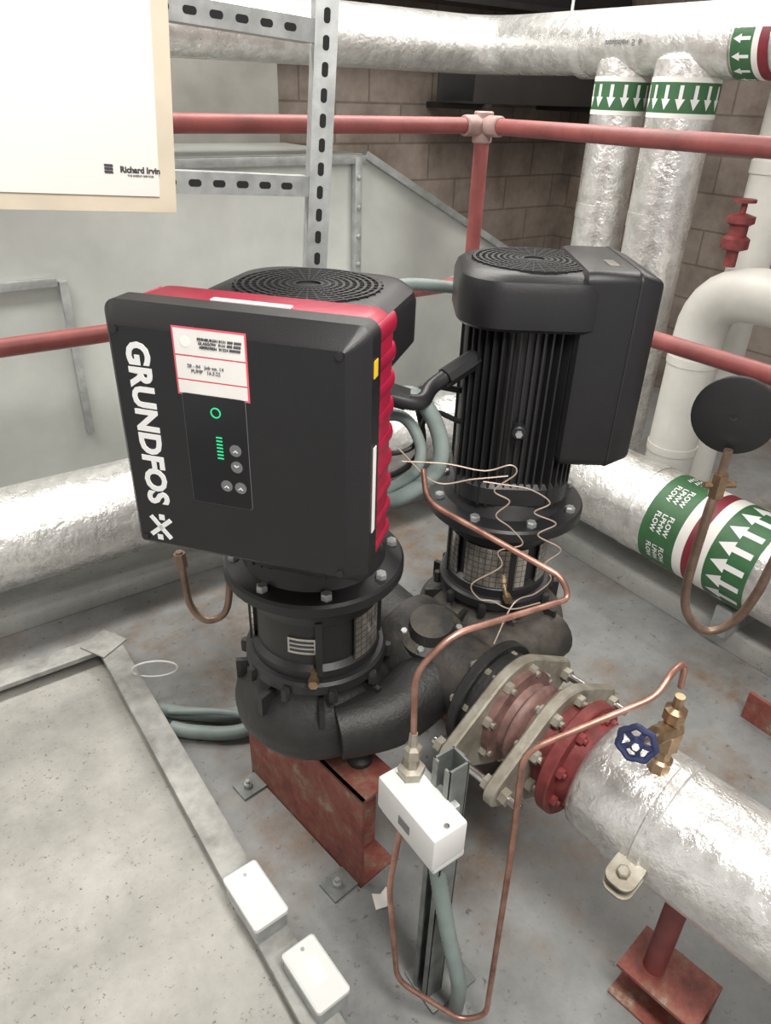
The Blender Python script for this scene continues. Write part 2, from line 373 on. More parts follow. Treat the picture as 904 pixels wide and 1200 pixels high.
e=empty('insulated_pipe',(2.2,2.34,.35))
R=.165
pipe('foil_run',[(-1.5,2.34,.35),(2.18,2.34,.35),(2.18,-1.0,.35)],R,'foil',e,rad=.3,n=36,k=8)
for y in (1.35,.25): cyl('tape_joint_%d'%int(y*10),(2.18,y,.35),(2.18,y-.05,.35),R+.002,'foil',e,n=40)
for x in (.9,.1): cyl('tape_joint_b%d'%int(x*10),(x,2.34,.35),(x-.06,2.34,.35),R+.002,'foil',e,n=40)
p0,p1=(2.18,1.6,.35),(2.18,-.5,.35)
q=.365
labelband('flow',e,p0,p1,R,q,q+.14,'bandgreen',words='FLOW\nLPHW\nFLOW',tsz=.026)
labelband('mid',e,p0,p1,R,q+.14,q+.175,'paper'); labelband('red',e,p0,p1,R,q+.175,q+.215,'bandred'); labelband('mid2',e,p0,p1,R,q+.215,q+.255,'paper')
labelband('dir',e,p0,p1,R,q+.255,q+.40,'bandgreen',arrows=17,sgn=-1)
for y in (1.9,.9,.0): box('cradle_%d'%int(y*10),(2.18,y,.135),(.2,.06,.11),'galv',e)
for x in (0,1.2): box('cradle_b%d'%int(x*10),(x,2.34,.135),(.06,.2,.11),'galv',e)

OX,OZ=2.48,1.825
e=empty('overhead_insulated_pipe',(OX,2.9,OZ))
pipe('foil_run',[(-1.2,2.75,OZ+.01),(OX,2.75,OZ+.01),(OX,-1.0,OZ)],.105,'foil',e,rad=.22,n=30,k=8)
p0,p1=(OX,1.9,OZ),(OX,-.5,OZ)
labelband('flow',e,p0,p1,.105,.36,.43,'bandgreen',arrows=14,sgn=-1); labelband('gap',e,p0,p1,.105,.43,.45,'paper'); labelband('red',e,p0,p1,.105,.45,.48,'bandred')
for i,y in enumerate((2.2,1.60)): 
    cyl('tape_%d'%i,(OX,y,OZ),(OX,y-.05,OZ),.107,'foil',e,n=36)
for i,y in enumerate((2.3,.8)): cyl('hanger_%d'%i,(OX,y,OZ+.09),(OX,y,2.8),.006,'galv',e)
f=wrapM((OX,2.2,OZ),(OX,1,OZ),pi)
vs,fs=textmesh('insulation  5  6',.026,.0005,ext=0)
for k,y in enumerate((.25,)): add('print_%d'%k,[f(v.y,v.x+y,.0025,.105) for v in vs],fs,'greyink',e)
for i,(y,r) in enumerate(((2.01,.097),(1.74,.112))):
    e=empty('insulated_riser' if i==0 else 'insulated_riser.001',(OX,y,1))
    cyl('foil_lagging',(OX,y,.08),(OX,y,OZ-.05),r,'foil',e,n=36)
    p0,p1=(OX,y,OZ-.05),(OX,y,0)
    labelband('dir',e,p0,p1,r,.065,.155,'bandgreen',arrows=15 if i else 13,sgn=1,words=None)
    labelband('gap',e,p0,p1,r,.155,.17,'paper')
    labelband('base',e,p0,p1,r,.05,.065,'paper')
    for k in range(2): cyl('tape_%d'%k,(OX,y,1.3-.5*k),(OX,y,1.25-.5*k),r+.002,'foil',e,n=36)
e=empty('lagged_elbow_pipe',(2.45,1.3,.8))
pipe('lagging',[(2.45,1.45,.08),(2.45,1.45,1.09),(2.45,.2,1.16)],.09,'pvc',e,rad=.17,n=28,k=7)
for k,z in enumerate((.85,.5)): cyl('joint_%d'%k,(2.45,1.45,z),(2.45,1.45,z-.03),.094,'pvc',e,n=30)
e=empty('lagged_riser',(2.67,1.46,1.4))
cyl('lagging',(2.67,1.46,.08),(2.67,1.46,1.9),.073,'pvc',e,n=28); cyl('collar',(2.67,1.46,1.45),(2.67,1.46,1.49),.078,'pvc',e,n=28)
e=empty('red_valve',(2.44,1.4,1.2))
lathe('body',[(.02,0),(.02,.05),(.045,.06),(.045,.09),(.03,.10),(.03,.13),(.045,.14),(.045,.16),(.01,.17),(.01,.20),(.035,.202),(.035,.212)],'redflange',e,(2.44,1.40,1.175),(2.44,1.40,1.6))

# ------------------------------------------------------------ notice board on strut frame
def strut(name,p0,p1,face,parent,w=.045,gap=.05,mat='galv'):
    p0,p1,f=V(p0),V(p1),V(face).normalized(); d=(p1-p0); L=d.length; d.normalize(); s=d.cross(f)
    Mx=Matrix(((s.x,d.x,f.x,p0.x),(s.y,d.y,f.y,p0.y),(s.z,d.z,f.z,p0.z),(0,0,0,1)))
    t=.004
    multi(name,[cboxp((0,L/2,0),(w,L,t)),cboxp((-w/2+t/2,L/2,-w/2),(t,L,w)),cboxp((w/2-t/2,L/2,-w/2),(t,L,w)),
        cboxp((-w/2+.006,L/2,-w+.001),(.012,L,t)),cboxp((w/2-.006,L/2,-w+.001),(.012,L,t))],mat,parent,Mx)
    parts=[];n=int(L/gap)
    for i in range(n):
        y=gap*(i+.5); o=[(x,yy+y) for x,yy in rrect(.013,.026,.006,4)]
        rs=[[V((a,b,.0015)) for a,b in o],[V((a,b,.0028)) for a,b in o]]; parts.append(rings(rs))
    multi(name+'_slots',parts,'dark',parent,Mx)
PV=(.85,1.45,1.3)
e=empty('notice_board_stand',PV)
strut('upright',(.85,1.45,.0),(.85,1.45,2.1),(-.35,-1,0),e,.046,.045)
strut('cross_low',(-.4,1.46,1.462),(.83,1.46,1.472),(0,-1,0),e,.040)
strut('cross_high',(-.4,1.46,1.738),(.83,1.46,1.750),(0,-1,0),e,.040)
strut('upright_far',(-.35,1.51,-.08),(-.35,1.51,2.1),(0,-1,0),e,.045)
e.rotation_euler=(0,math.radians(4),0)
e=empty('notice_board',PV)
box('backing',(.056,1.425,1.755),(.93,.016,.67),'ply',e,0,.002)
box('sheet',(.036,1.415,1.770),(.905,.004,.645),'board',e,0,.001)
Mb=Matrix.Translation(V((.443,1.412,1.490)))@Matrix.Rotation(pi/2,4,'X')@Matrix.Scale(.66,4)
text('logo_text','Richard Irvin',.021,'ink',e,Mb@Matrix.Translation(V((.018,0,0))),.0008)
text('logo_subtext','THE ENERGY SERVICES',.007,'ink',e,Mb@Matrix.Translation(V((.018,-.014,0))))
for k in range(3): poly('logo_mark_%d'%k,[(-.076,-.010+.008*k),(-.054,-.010+.008*k),(-.056,-.004+.008*k),(-.078,-.004+.008*k)],0,.001,'ink',e,Mb)
e.rotation_euler=(0,math.radians(4),0)

# ------------------------------------------------------------ pumps
def az(a):
    t=math.radians(53.7-a); return V((math.cos(t),math.sin(t),0))
def pump(name,px,py,boxaz,red,rst,rv,bw,bh,bz,bin_,bout,fw,iron,bsh=0):
    e=empty(name,(px,py,.43)); O=V((px,py,0))
    def P(x,y,z): return (px+x,py+y,z)
    lathe('volute',[(.05,.335),(.10,.337),(.14,.345),(rv-.02,.37),(rv-.003,.40),(rv,.43),(rv-.008,.465),(rv-.03,.495),(rv-.05,.515),(.135,.53),(.135,.555)],iron,e,P(0,0,0),None,48,50)
    lathe('casing_cover',[(rst+.012,.545),(rst+.016,.55),(rst+.016,.572),(rst+.01,.578),(rst-.012,.58)],'black',e,P(0,0,0),None,48)
    multi('cover_bolts',[bolt(Matrix.Translation(V(P((rst+.02)*math.cos(a),(rst+.02)*math.sin(a),.535))),.011,.03) for a in [2*pi*i/10 for i in range(10)]],'blackiron',e)
    multi('volute_ribs',[cboxp((.148,0,.503),(.070,.012,.05),Matrix.Translation(O)@Matrix.Rotation(2*pi*(i+.4)/8,4,'Z')) for i in range(8)],'blackiron',e)
    lathe('motor_stool',[(rst,.575),(rst,.60),(rst-.012,.61),(rst-.012,.71),(rst,.72),(rst+.004,.745),(rst+.02,.775),(rst+.02,.785)],'black',e,P(0,0,0),None,48)
    multi('stool_ribs',[cboxp((rst-.006,0,.66),(.02,.014,.14),Matrix.Translation(O)@Matrix.Rotation(pi/4+2*pi*i/4+.3,4,'Z')) for i in range(4)],'black',e)
    for gi,a0 in enumerate(((-75,-20),(-165,-115),(15,70),(110,160))):
        if red and gi==0: a0=(-85,-50)
        if not red: a0=(a0[0]-8,a0[1]+14)
        if red and gi==1: continue
        rr=rst-.001; k=12; rs=[]
        for i in range(k+1):
            a=math.radians(a0[0]+(a0[1]-a0[0])*i/k); c,s=math.cos(a),math.sin(a)
            rs.append([V(P(q*c,q*s,z)) for q,z in ((rr,.605),(rr,.715),(rr-.004,.715),(rr-.004,.605))])
        vs,fs=rings(rs); add('coupling_guard_%d'%gi,vs,fs,'guard',e)
    if red:
        rr=rst+.0; rs=[]
        for i in range(7):
            a=math.radians(-146+28*i/6); c,s=math.cos(a),math.sin(a)
            rs.append([V(P(q*c,q*s,z)) for q,z in ((rr-.008,.640),(rr-.008,.68),(rr-.013,.68),(rr-.013,.640))])
        vs,fs=rings(rs); add('rating_plate',vs,fs,'steel',e)
        rr=rst-.007; rs=[]
        for j in range(3):
            for i in range(7):
                a=math.radians(-144+22*i/6); c,s=math.cos(a),math.sin(a)
                zz=.671-.011*j; rs.append([V(P(q*c,q*s,z)) for q,z in ((rr,zz-.0025),(rr,zz+.0025),(rr-.002,zz+.0025),(rr-.002,zz-.0025))])
            vs,fs=rings(rs); add('plate_line_%d'%j,vs,fs,'ink',e); rs=[]
    d=az(176); cyl('bleed_valve',V(P(0,0,.60))+d*(rst-.01),V(P(0,0,.60))+d*(rst+.035),.007,'brass',e,12)
    cyl('bleed_cap',V(P(0,0,.60))+d*(rst+.02),V(P(0,0,.60))+d*(rst+.04),.011,'brass',e,6)
    lathe('motor_flange',[(.12,.772),(.185,.775),(.19,.78),(.19,.80),(.185,.806),(.15,.812),(.14,.83),(.13,.85)],'black',e,P(0,0,0),None,56)
    multi('flange_bolts',[bolt(Matrix.Translation(V(P(.167*math.cos(a),.167*math.sin(a),.803))),.012,.018) for a in [2*pi*(i+.5)/8 for i in range(8)]],'galv',e)
    cyl('motor_body',P(0,0,.83),P(0,0,1.24),.118,'black',e,40)
    parts=[]; ca=boxaz
    for i in range(52):
        a=2*pi*i/52; 
        q=a-math.atan2(az(ca).y,az(ca).x); rad=min(.152,.132/max(abs(math.cos(q)),abs(math.sin(q))))
        parts.append(cboxp(((.11+rad)/2,0,1.05),(rad-.11,.0045,.42),Matrix.Translation(O)@Matrix.Rotation(a,4,'Z')))
    multi('cooling_fins',parts,'black',e)
    ax=az(ca); Mc=Matrix(((ax.x,-ax.y,0,px),(ax.y,ax.x,0,py),(0,0,1,0),(0,0,0,1)))
    rloft('end_shield',.27,.27,.09,[(0,.845),(0,.885),(.01,.895)],'black',e,Mc,8)
    rloft('fan_cover',fw,fw,.095,[(.006,1.247),(.0,1.254),(.0,1.325),(.006,1.343),(.02,1.354),(.04,1.358)],'blackplastic',e,Mc,10)
    parts=[]
    for k in range(9):
        r=.022+.0125*k; n=48
        rs=[[V((rr*math.cos(2*pi*i/n),rr*math.sin(2*pi*i/n),zz)) for i in range(n)] for rr,zz in ((r,1.357),(r,1.3615),(r+.005,1.3615),(r+.005,1.357))]
        parts.append(rings(rs,False))
    for k in range(36): parts.append(cboxp((.078,0,1.3588),(.105,.003,.004),Matrix.Rotation(2*pi*k/36,4,'Z')))
    multi('fan_grille',parts,'black',e,Mc)
    parts=[]
    for a in (45,135,225,315):
        c=V((.155*math.cos(math.radians(a)),.155*math.sin(math.radians(a)),1.272))
        T=Matrix.Translation(c)@Matrix.Rotation(math.radians(a),4,'Z')@Matrix.Rotation(pi/2,4,'Y')
        parts.append(bolt(T,.008,.008))
    multi('cover_screws',parts,'galv',e,Mc)
    dd=az(185); cyl('fin_boss',V(P(0,0,1.03))+dd*.12,V(P(0,0,1.03))+dd*.155,.016,'black',e,16,c=.003)
    cyl('fin_boss_screw',V(P(0,0,1.03))+dd*.15,V(P(0,0,1.03))+dd*.16,.008,'galv',e,6)
    n=az(boxaz); x=V((0,0,1)).cross(n)
    Mk=Matrix(((x.x,0,n.x,px+x.x*bsh),(x.y,0,n.y,py+x.y*bsh),(0,1,0,bz),(0,0,0,1)))
    hm='redhouse' if red else 'black'
    rloft('terminal_neck',.20,.26,.03,[(0,.10),(0,bin_+.02)],hm,e,Mk)
    if red:
        rloft('rear_housing',bw-.012,bh-.012,.035,[(.02,bin_),(.004,bin_+.012),(0,bin_+.03),(0,bout-.085),(.003,bout-.078)],hm,e,Mk)
        rloft('front_cover',bw,bh,.022,[(.003,bout-.082),(0,bout-.077),(0,bout-.035),(.024,bout-.004),(.029,bout)],'blackplastic',e,Mk)
        parts=[]
        for i in range(9):
            y=-bh/2+.03+i*(bh-.06)/8
            for s in (-1,1):
                parts.append(rings([[V((s*(bw/2-.011)+.007*math.cos(t),y+.017*math.sin(t),z)) for t in [2*pi*k/12 for k in range(12)]] for z in (bin_+.012,bout-.083)]))
        multi('side_ribs',parts,hm,e,Mk,60)
        box('top_sticker',(.0,bh/2-.004,bout-.10),(.13,.003,.014),'paper',e,0,.0,Mk)
    else:
        rloft('box_body',bw,bh,.022,[(.012,bin_),(.002,bin_+.008),(0,bin_+.02),(0,bout-.045),(.016,bout-.006),(.022,bout)],'blackplastic',e,Mk)
        rloft('cover_bridge',.26,.12,.03,[(0,.10),(0,bin_+.02)],'blackplastic',e,Mk,cy=.125)
        rloft('lid_seam',bw+.002,bh+.002,.022,[(0,bout-.052),(0,bout-.048)],'black',e,Mk)
    return e,Mk,bout
BW,BH=.425,.43
e1,Mk,bo=pump('circulation_pump',.64,1.12,195,True,.142,.192,BW,BH,1.158,.10,.29,.345,'blackiron',-.018)
def fx(u): return (u-.5)*BW
def fy(v): return (.5-v)*BH
T=lambda x,y,z=0: Mk@Matrix.Translation(V((x,y,bo+z)))
text('brand_text','GRUNDFOS',.0515,'whiteink',e1,T(fx(.165),fy(.435),.0006)@Matrix.Rotation(-pi/2,4,'Z'),.0020)
lm=T(fx(.163),fy(.860),.0006)
for k,a in enumerate((40,-50)):
    add('logo_stroke_%d'%k,*cboxp((0,0,0),(.052,.008,.001)),'whiteink',e1,lm@Matrix.Rotation(math.radians(a),4,'Z'))
for k,(a,b) in enumerate(((.004,.020),(-.004,-.020))): add('logo_dot_%d'%k,*cboxp((a,b,0),(.010,.010,.001)),'whiteink',e1,lm)
def label(n,u0,u1,v0,v1,mat,z,par=e1):
    poly(n,[(fx(u0),fy(v1)),(fx(u1),fy(v1)),(fx(u1),fy(v0)),(fx(u0),fy(v0))],0,z,mat,par,T(0,0))
label('sticker_border',.312,.588,.045,.285,'pink',.0006)
label('sticker_a',.319,.581,.052,.140,'paper',.0012); label('sticker_b',.319,.581,.146,.226,'paper',.0012); label('sticker_c',.319,.581,.232,.278,'paper',.0012)
text('sticker_text','EDINBURGH 0131 000 0000\nGLASGOW  0141 000 0000\nABERDEEN  01224 000000',.0058,'ink',e1,T(fx(.49),fy(.095),.0016))
text('sticker_hand','28 - 04   Job no. 14\nPUMP   16.3.22',.0075,'greyink',e1,T(fx(.43),fy(.186),.0016))
cyl('sticker_seal',T(fx(.36),fy(.095),.001)@V((0,0,0)),T(fx(.36),fy(.095),.0016)@V((0,0,0)),.008,'board',e1,20)
px_,py_=fx(.448),fy(.492)
rloft('display_border',.104,.187,.006,[(0,0),(0,.0008)],'greyink',e1,T(0,0),4,px_,py_)
rloft('display_panel',.1025,.1855,.0055,[(0,.0006),(0,.0012)],'gloss',e1,T(0,0),4,px_,py_)
def ring(n,cx,cy,r,w,mat):
    k=24; rs=[[V((rr*math.cos(2*pi*i/k)+cx,rr*math.sin(2*pi*i/k)+cy,z)) for i in range(k)] for rr,z in ((r,.0012),(r,.002),(r+w,.002),(r+w,.0012))]
    vs,fs=rings(rs,False); add(n,vs,fs,mat,e1,T(0,0))
ring('status_ring',px_+.002,py_+.066,.0065,.0020,'green')
for i in range(7):
    add('led_%d'%i,*cboxp((px_+.004,py_+.026-.0058*i,.0016),(.010,.0022,.0008)),'green',e1,T(0,0))
for i,(bx,by) in enumerate(((.030,.008),(.030,-.020),(.010,-.056),(.034,-.056))):
    cyl('button_%d'%i,T(px_+bx,py_+by,.001)@V((0,0,0)),T(px_+bx,py_+by,.002)@V((0,0,0)),.0098,'greyink',e1,20)
    s=-1 if i==1 else 1
    for q in (-1,1): add('button_%d_mark_%d'%(i,q),*cboxp((q*.002,0,0),(.006,.0016,.001)),'whiteink',e1,T(px_+bx,py_+by,.0022)@Matrix.Rotation(-q*s*.7,4,'Z'))
for i,(a,b) in enumerate(((-1,1),(1,1),(-1,-1),(1,-1))):
    c=T(a*.176,b*.180)@V((0,0,0)); c2=T(a*.176,b*.180,.003)@V((0,0,0)); cyl('corner_screw_%d'%i,c,c2,.006,'black',e1,12)
box('warning_sticker',(BW/2+.0005,.15,bo-.052),(.001,.026,.018),'yellow',e1,0,0,Mk)
box('serial_sticker',(BW/2+.0005,-.05,bo-.056),(.001,.15,.014),'paper',e1,0,0,Mk)
e2,Mk2,bo2=pump('circulation_pump.001',1.17,1.10,90,False,.128,.20,.30,.415,1.160,.075,.235,.32,'dusty')
box('nameplate',(-.06,.208,bo2-.09),(.06,.002,.02),'steel',e2,0,0,Mk2)

# twin casing manifold
e=empty('pump_manifold',(.91,1.0,.46))
D=V((.13,-.9915,0)); S=V((.9915,.13,0))
def dp(s,z=.485): return V((.912,.87,z))+D*s
sweep('volute_arm_left',[(.60,.97,.44),(.72,.935,.45),(.84,.95,.47),(.905,.96,.48)],.08,'blackiron',e,20,rf=lambda t,i:.066+.022*t)
sweep('volute_arm_right',[(1.24,.94,.44),(1.12,.925,.45),(.98,.95,.47),(.905,.97,.48)],.08,'dusty',e,20,rf=lambda t,i:.066+.022*t)
lathe('discharge_neck',[(.06,0),(.115,.04),(.115,.12),(.098,.16),(.09,.28)],'dusty',e,dp(-.27),dp(.02),40,50)
lathe('suction_neck',[(.09,0),(.09,.22),(.125,.225),(.125,.25)],'blackiron',e,(.91,1.12,.45),(.91,1.40,.45),40)
lathe('valve_bonnet',[(.075,0),(.075,.02),(.055,.03),(.05,.06),(.02,.065)],'dusty',e,(.88,1.0,.55),(.86,.98,.68),28)
multi('bonnet_bolts',[bolt(frame((.88,1.0,.55),(.86,.98,.68))@Matrix.Translation(V((.064*math.cos(a),.064*math.sin(a),.02))),.009,.014) for a in [2*pi*i/6 for i in range(6)]],'galv',e)
for i,(x,y,z0) in enumerate(((.66,.965,.312),(.60,1.27,.312),(1.14,.96,.232),(1.2,1.25,.232))):
    lathe('foot_%d'%i,[(.03,0),(.03,.012),(.02,.02),(.024,.12)],'blackiron',e,(x,y,z0),(x,y,.6),16)
cyl('suction_pipe',(.91,1.40,.45),(.91,2.16,.40),.09,'foil',e,28)
def flange(n,s0,s1,r,mat,nb=8,rb=None,bm='cast',parent=None,br=.0125,both=True,ph=.39):
    cyl(n,dp(s0),dp(s1),r,mat,parent,48,c=.003)
    rb=rb or r-.026; Fr=frame(dp(s1),dp(s1+1)); Fb=frame(dp(s0),dp(s0-1)); ps=[]
    for i in range(nb):
        a=2*pi*i/nb+ph; T_=Matrix.Translation(V((rb*math.cos(a),rb*math.sin(a),-.001)))
        ps.append(bolt(Fr@T_,br,.013,.006))
        if both: ps.append(bolt(Fb@T_,br,.013,.004))
    multi(n+'_bolts',ps,bm,parent)
flange('pump_flange',.03,.055,.135,'blackiron',8,None,'cast',e)
e=empty('flexible_pipe_coupling',dp(.17))
def diamond(n,s0,s1,parent):
    Fr=frame(dp(s0),dp(s0+1))
    c=.132; tip=.185; tr=.034
    al=math.acos((c-tr)/tip)
    def arc(cx,r,a,b,k): return [(cx+r*math.cos(a+(b-a)*i/k),r*math.sin(a+(b-a)*i/k)) for i in range(k+1)]
    pts=arc(tip,tr,-al,al,8)+arc(0,c,al,pi-al,14)+arc(-tip,tr,pi-al,pi+al,8)+arc(0,c,pi+al,2*pi-al,14)
    L=s1-s0; rs=[]
    for sc_,z in ((.975,0),(1,.004),(1,L-.004),(.975,L)): rs.append([V((x*sc_,y*sc_,z)) for x,y in pts])
    vs,fs=rings(rs); add(n,vs,fs,'cast',parent,Fr,30)
    F2=frame(dp(s1),dp(s1+1)); F3=frame(dp(s0),dp(s0-1)); ps=[]
    for i in range(8):
        a=2*pi*(i+.5)/8; T_=Matrix.Translation(V((.106*math.cos(a),.106*math.sin(a),-.001))); ps+=[bolt(F2@T_,.0145,.016,.008),bolt(F3@T_,.0135,.013,.006)]
    multi(n+'_bolts',ps,'cast',parent)
diamond('tie_flange_a',.085,.110,e); diamond('tie_flange_b',.205,.230,e)
cyl('gasket',dp(.055),dp(.085),.118,'blackiron',e,40)
lathe('bellows',[(.110,0),(.110,.018),(.086,.024),(.082,.04),(.096,.048),(.096,.056),(.082,.066),(.086,.08),(.110,.084),(.110,.097)],'pinkrub',e,dp(.109),dp(.3),40,60)
for sg in (-1,1):
    o=S*.188*sg; cyl('tie_rod_%d'%(sg+1),dp(.05)+o,dp(.275)+o,.009,'steel',e,12)
    for k,s in enumerate((.060,.110,.188,.231)): cyl('tie_nut_%d_%d'%(sg+1,k),dp(s)+o,dp(s+.017)+o,.017,'cast',e,6)
e=empty('insulated_discharge_pipe',dp(.6))
cyl('stub',dp(.23),dp(.262),.095,'redflange',e,36)
flange('red_flange',.262,.288,.127,'redflange',8,None,'redflange',e)
cyl('red_hub',dp(.288),dp(.325),.095,'redflange',e,36)
lathe('foil_lagging',[(.08,0),(.105,.004),(.113,.012),(.12,.04),(.121,.15),(.1195,.16),(.121,.30),(.12,.45),(.122,.46),(.122,1.3)],'foil',e,dp(.315),dp(1.6),56,60)
cyl('tape_band',dp(.41),dp(.46),.1232,'foil',e,56)
cyl('tape_band_b',dp(.78),dp(.84),.1245,'foil',e,56)

e=empty('pipe_clamp_support',(1.0,.3,0))
sc_=.475; c0=dp(sc_)
cyl('clamp_ring',dp(sc_-.012),dp(sc_+.012),.1250,'foil',e,56,c=.003)
for k,dz in enumerate((-.010,.014)):
    c=c0+S*(-.140)+V((0,0,-.030+dz)); 
    Mx=Matrix(((S.x,D.x,0,c.x),(S.y,D.y,0,c.y),(0,0,1,c.z),(0,0,0,1)))@Matrix.Rotation(-.25,4,'Y')
    rloft('clamp_ear_%d'%k,.070,.055,.02,[(0,0),(0,.007)],'cast',e,Mx)
    if k: add('clamp_bolt',*bolt(Mx@Matrix.Translation(V((-.008,0,.007))),.012,.014),'cast',e)
pc=dp(.545)-S*.015
cyl('support_post',(pc.x,pc.y,.11),(pc.x,pc.y,.37),.022,'rail',e,20)
Tb=Matrix.Translation(V((pc.x+.01,pc.y-.03,0)))@Matrix.Rotation(math.radians(7.5),4,'Z')
multi('base_channel',[cboxp((0,0,.106),(.12,.17,.008),Tb),cboxp((.056,0,.053),(.008,.17,.106),Tb),cboxp((0,0,.004),(.12,.17,.008),Tb)],'rusty',e)

def chan(name,x,y,L,h,w,rot):
    e=empty(name,(x,y,0)); T_=Matrix.Translation(V((x,y,0)))@Matrix.Rotation(rot,4,'Z'); t=.009
    multi('channel',[cboxp((-w/2+t/2,0,h/2),(t,L,h)),cboxp((0,0,h-t/2),(w,L,t)),cboxp((0,0,t/2),(w,L,t)),cboxp((0,L/2-.05,h/2),(w-.01,.006,h-.01)),cboxp((0,-L/2+.07,h/2),(w-.01,.006,h-.01))],'rusty',e,T_)
    multi('foot_plates',[cboxp((-w/2-.03,L/2-.04,.004),(.08,.06,.008)),cboxp((-w/2-.03,-L/2+.04,.004),(.08,.06,.008))],'darkgalv',e,T_)
    multi('foot_bolts',[bolt(T_@Matrix.Translation(V((-w/2-.04,s*(L/2-.04),.008))),.012,.014,.01) for s in (-1,1)],'galv',e)
chan('steel_support_beam',.625,1.10,.46,.31,.11,math.radians(7.5))
chan('steel_support_beam.001',1.17,1.12,.46,.23,.11,math.radians(7.5))

# ------------------------------------------------------------ pressure switch on strut
e=empty('strut_post',(.635,.60,0)); strut('channel',(.615,.60,0),(.615,.60,.70),(1,0,0),e,.042,mat='darkgalv'); box('foot',(.63,.60,.004),(.12,.10,.008),'darkgalv',e)
e=empty('pressure_switch',(.54,.605,.605))
box('housing',(.54,.605,.600),(.07,.155,.075),'white',e,0,.005)
box('base_housing',(.545,.605,.555),(.066,.150,.018),'white',e,0,.004)
for i in (-1,1): cyl('lid_screw_%d'%i,(.54,.605+i*.065,.637),(.54,.605+i*.065,.640),.005,'steel',e,10)
box('window',(.5045,.605,.595),(.001,.03,.02),'greyink',e,0,0)
lathe('pressure_connection',[(.022,0),(.024,.006),(.024,.02),(.014,.024),(.012,.045),(.016,.047),(.016,.067),(.009,.073),(.007,.10)],'cast',e,(.555,.655,.636),(.555,.655,.9),6)
box('clip_bracket',(.584,.615,.60),(.018,.10,.05),'galv',e)

e=empty('copper_impulse_line',(.8,.5,.7))
pipe('tube',[(.555,.655,.73),(.557,.665,.86),(.621,.655,.915),(.860,.626,.905),(.855,.645,.94),(.759,.905,.995),(.80,.97,1.02)],.0055,'copper',e,.03,10)
e=empty('copper_drain_line',(.66,.5,.4))
pipe('tube',[(.952,.440,.80),(.950,.443,.855),(.905,.438,.862),(.861,.430,.835),(.665,.514,.755),(.66,.498,.52),(.638,.47,.06),(.60,.50,.035),(.51,.60,.12),(.50,.63,.40),(.53,.64,.548)],.0055,'copper',e,.035,10)
e=empty('gauge_isolating_valve',(.95,.44,.7))
lathe('fitting_stack',[(.02,0),(.022,.03),(.016,.034),(.016,.06),(.024,.064),(.024,.10),(.016,.104),(.015,.125),(.020,.128),(.020,.150),(.010,.156),(.009,.18)],'brass',e,(.955,.437,.60),(.955,.437,.9),8)
cyl('valve_body',(.97,.435,.70),(.905,.435,.718),.017,'brass',e,8)
cyl('stem',(.91,.435,.717),(.845,.435,.733),.007,'steel',e,10)
hw=frame((.852,.435,.731),(.80,.41,.745))
n=28; rs=[]
for i in range(n):
    a=2*pi*i/n; r=.029+.002*math.cos(7*a); rs.append([hw@V(((r+.006*math.cos(b))*math.cos(a),(r+.006*math.cos(b))*math.sin(a),.006*math.sin(b))) for b in [2*pi*k/8 for k in range(8)]])
rs.append(rs[0]); vs,fs=rings(rs,False); add('handwheel_rim',vs,fs,'blue',e)
multi('handwheel_spokes',[cboxp((.014,0,0),(.03,.008,.006),hw@Matrix.Rotation(2*pi*i/5,4,'Z')) for i in range(5)]+[rings([[hw@v for v in circ(.011,-.006,16)],[hw@v for v in circ(.011,.010,16)]])],'blue',e)
cyl('spindle_nut',hw@V((0,0,.009)),hw@V((0,0,.015)),.006,'whiteink',e,6)

def W(r,z,f=1.335): return (f*.592+.806*r,f*.806-.592*r,z)
e=empty('capillary_tube',(1.0,.9,.8))
sweep('coil_a',[W(.03,1.0),W(.12,.998),W(.20,.985),W(.252,1.0),W(.265,.98),W(.225,.94),W(.26,.915),W(.235,.88),W(.27,.85),W(.30,.81),W(.25,.79),W(.26,.75),W(.20,.70),W(.22,.66),W(.25,.655),W(.297,.634),W(.36,.655)],.0017,'wire',e,6)
sweep('coil_b',[W(.20,.96),W(.24,.955),W(.30,.945),W(.345,.915),W(.315,.89),W(.365,.865),W(.33,.835),W(.385,.80),W(.355,.76),W(.375,.72),W(.345,.68),W(.30,.65),W(.25,.60,1.25)],.0017,'wire',e,6)
sweep('lead',[W(.02,1.03),W(.10,.955),W(.18,.965),W(.25,.975)],.0017,'wire',e,6)

def ribbed(name,pts,r,parent,mat='conduit'):
    P=catmull(pts,24); sweep(name,P,r,mat,parent,12,smooth=False,rf=lambda t,i:r*(1+.06*(i%2)))
e=empty('flexible_conduit',(.87,1.08,1.0))
ribbed('hose_a',[(.80,1.16,1.09),(.865,1.10,1.12),(.905,1.06,1.05),(.895,1.04,.97),(.83,1.08,.90),(.80,1.16,.86)],.017,e)
ribbed('hose_b',[(.78,1.18,1.05),(.85,1.12,1.07),(.875,1.08,1.02),(.86,1.07,.96),(.82,1.12,.90)],.012,e)
ribbed('hose_c',[(.79,1.22,1.24),(.90,1.30,1.24),(1.02,1.36,1.27),(1.3,1.40,1.22)],.014,e)
ribbed('hose_d',[(.80,1.10,1.13),(.86,1.07,1.115),(.92,1.10,1.13),(1.02,1.10,1.17)],.016,e,'black')
cyl('cable_gland',(.80,1.11,1.135),(.84,1.085,1.12),.024,'black',e,8)
cyl('cable_gland_b',(.95,1.10,1.14),(1.03,1.10,1.17),.022,'black',e,8)
sweep('cable_a',[(.80,1.15,.98),(.87,1.10,1.0),(.93,1.12,1.06),(1.02,1.12,1.02)],.006,'black',e,8)
sweep('cable_b',[(.78,1.20,.92),(.85,1.13,.93),(.90,1.10,1.0),(.93,1.16,1.10),(1.05,1.14,1.08)],.007,'black',e,8)

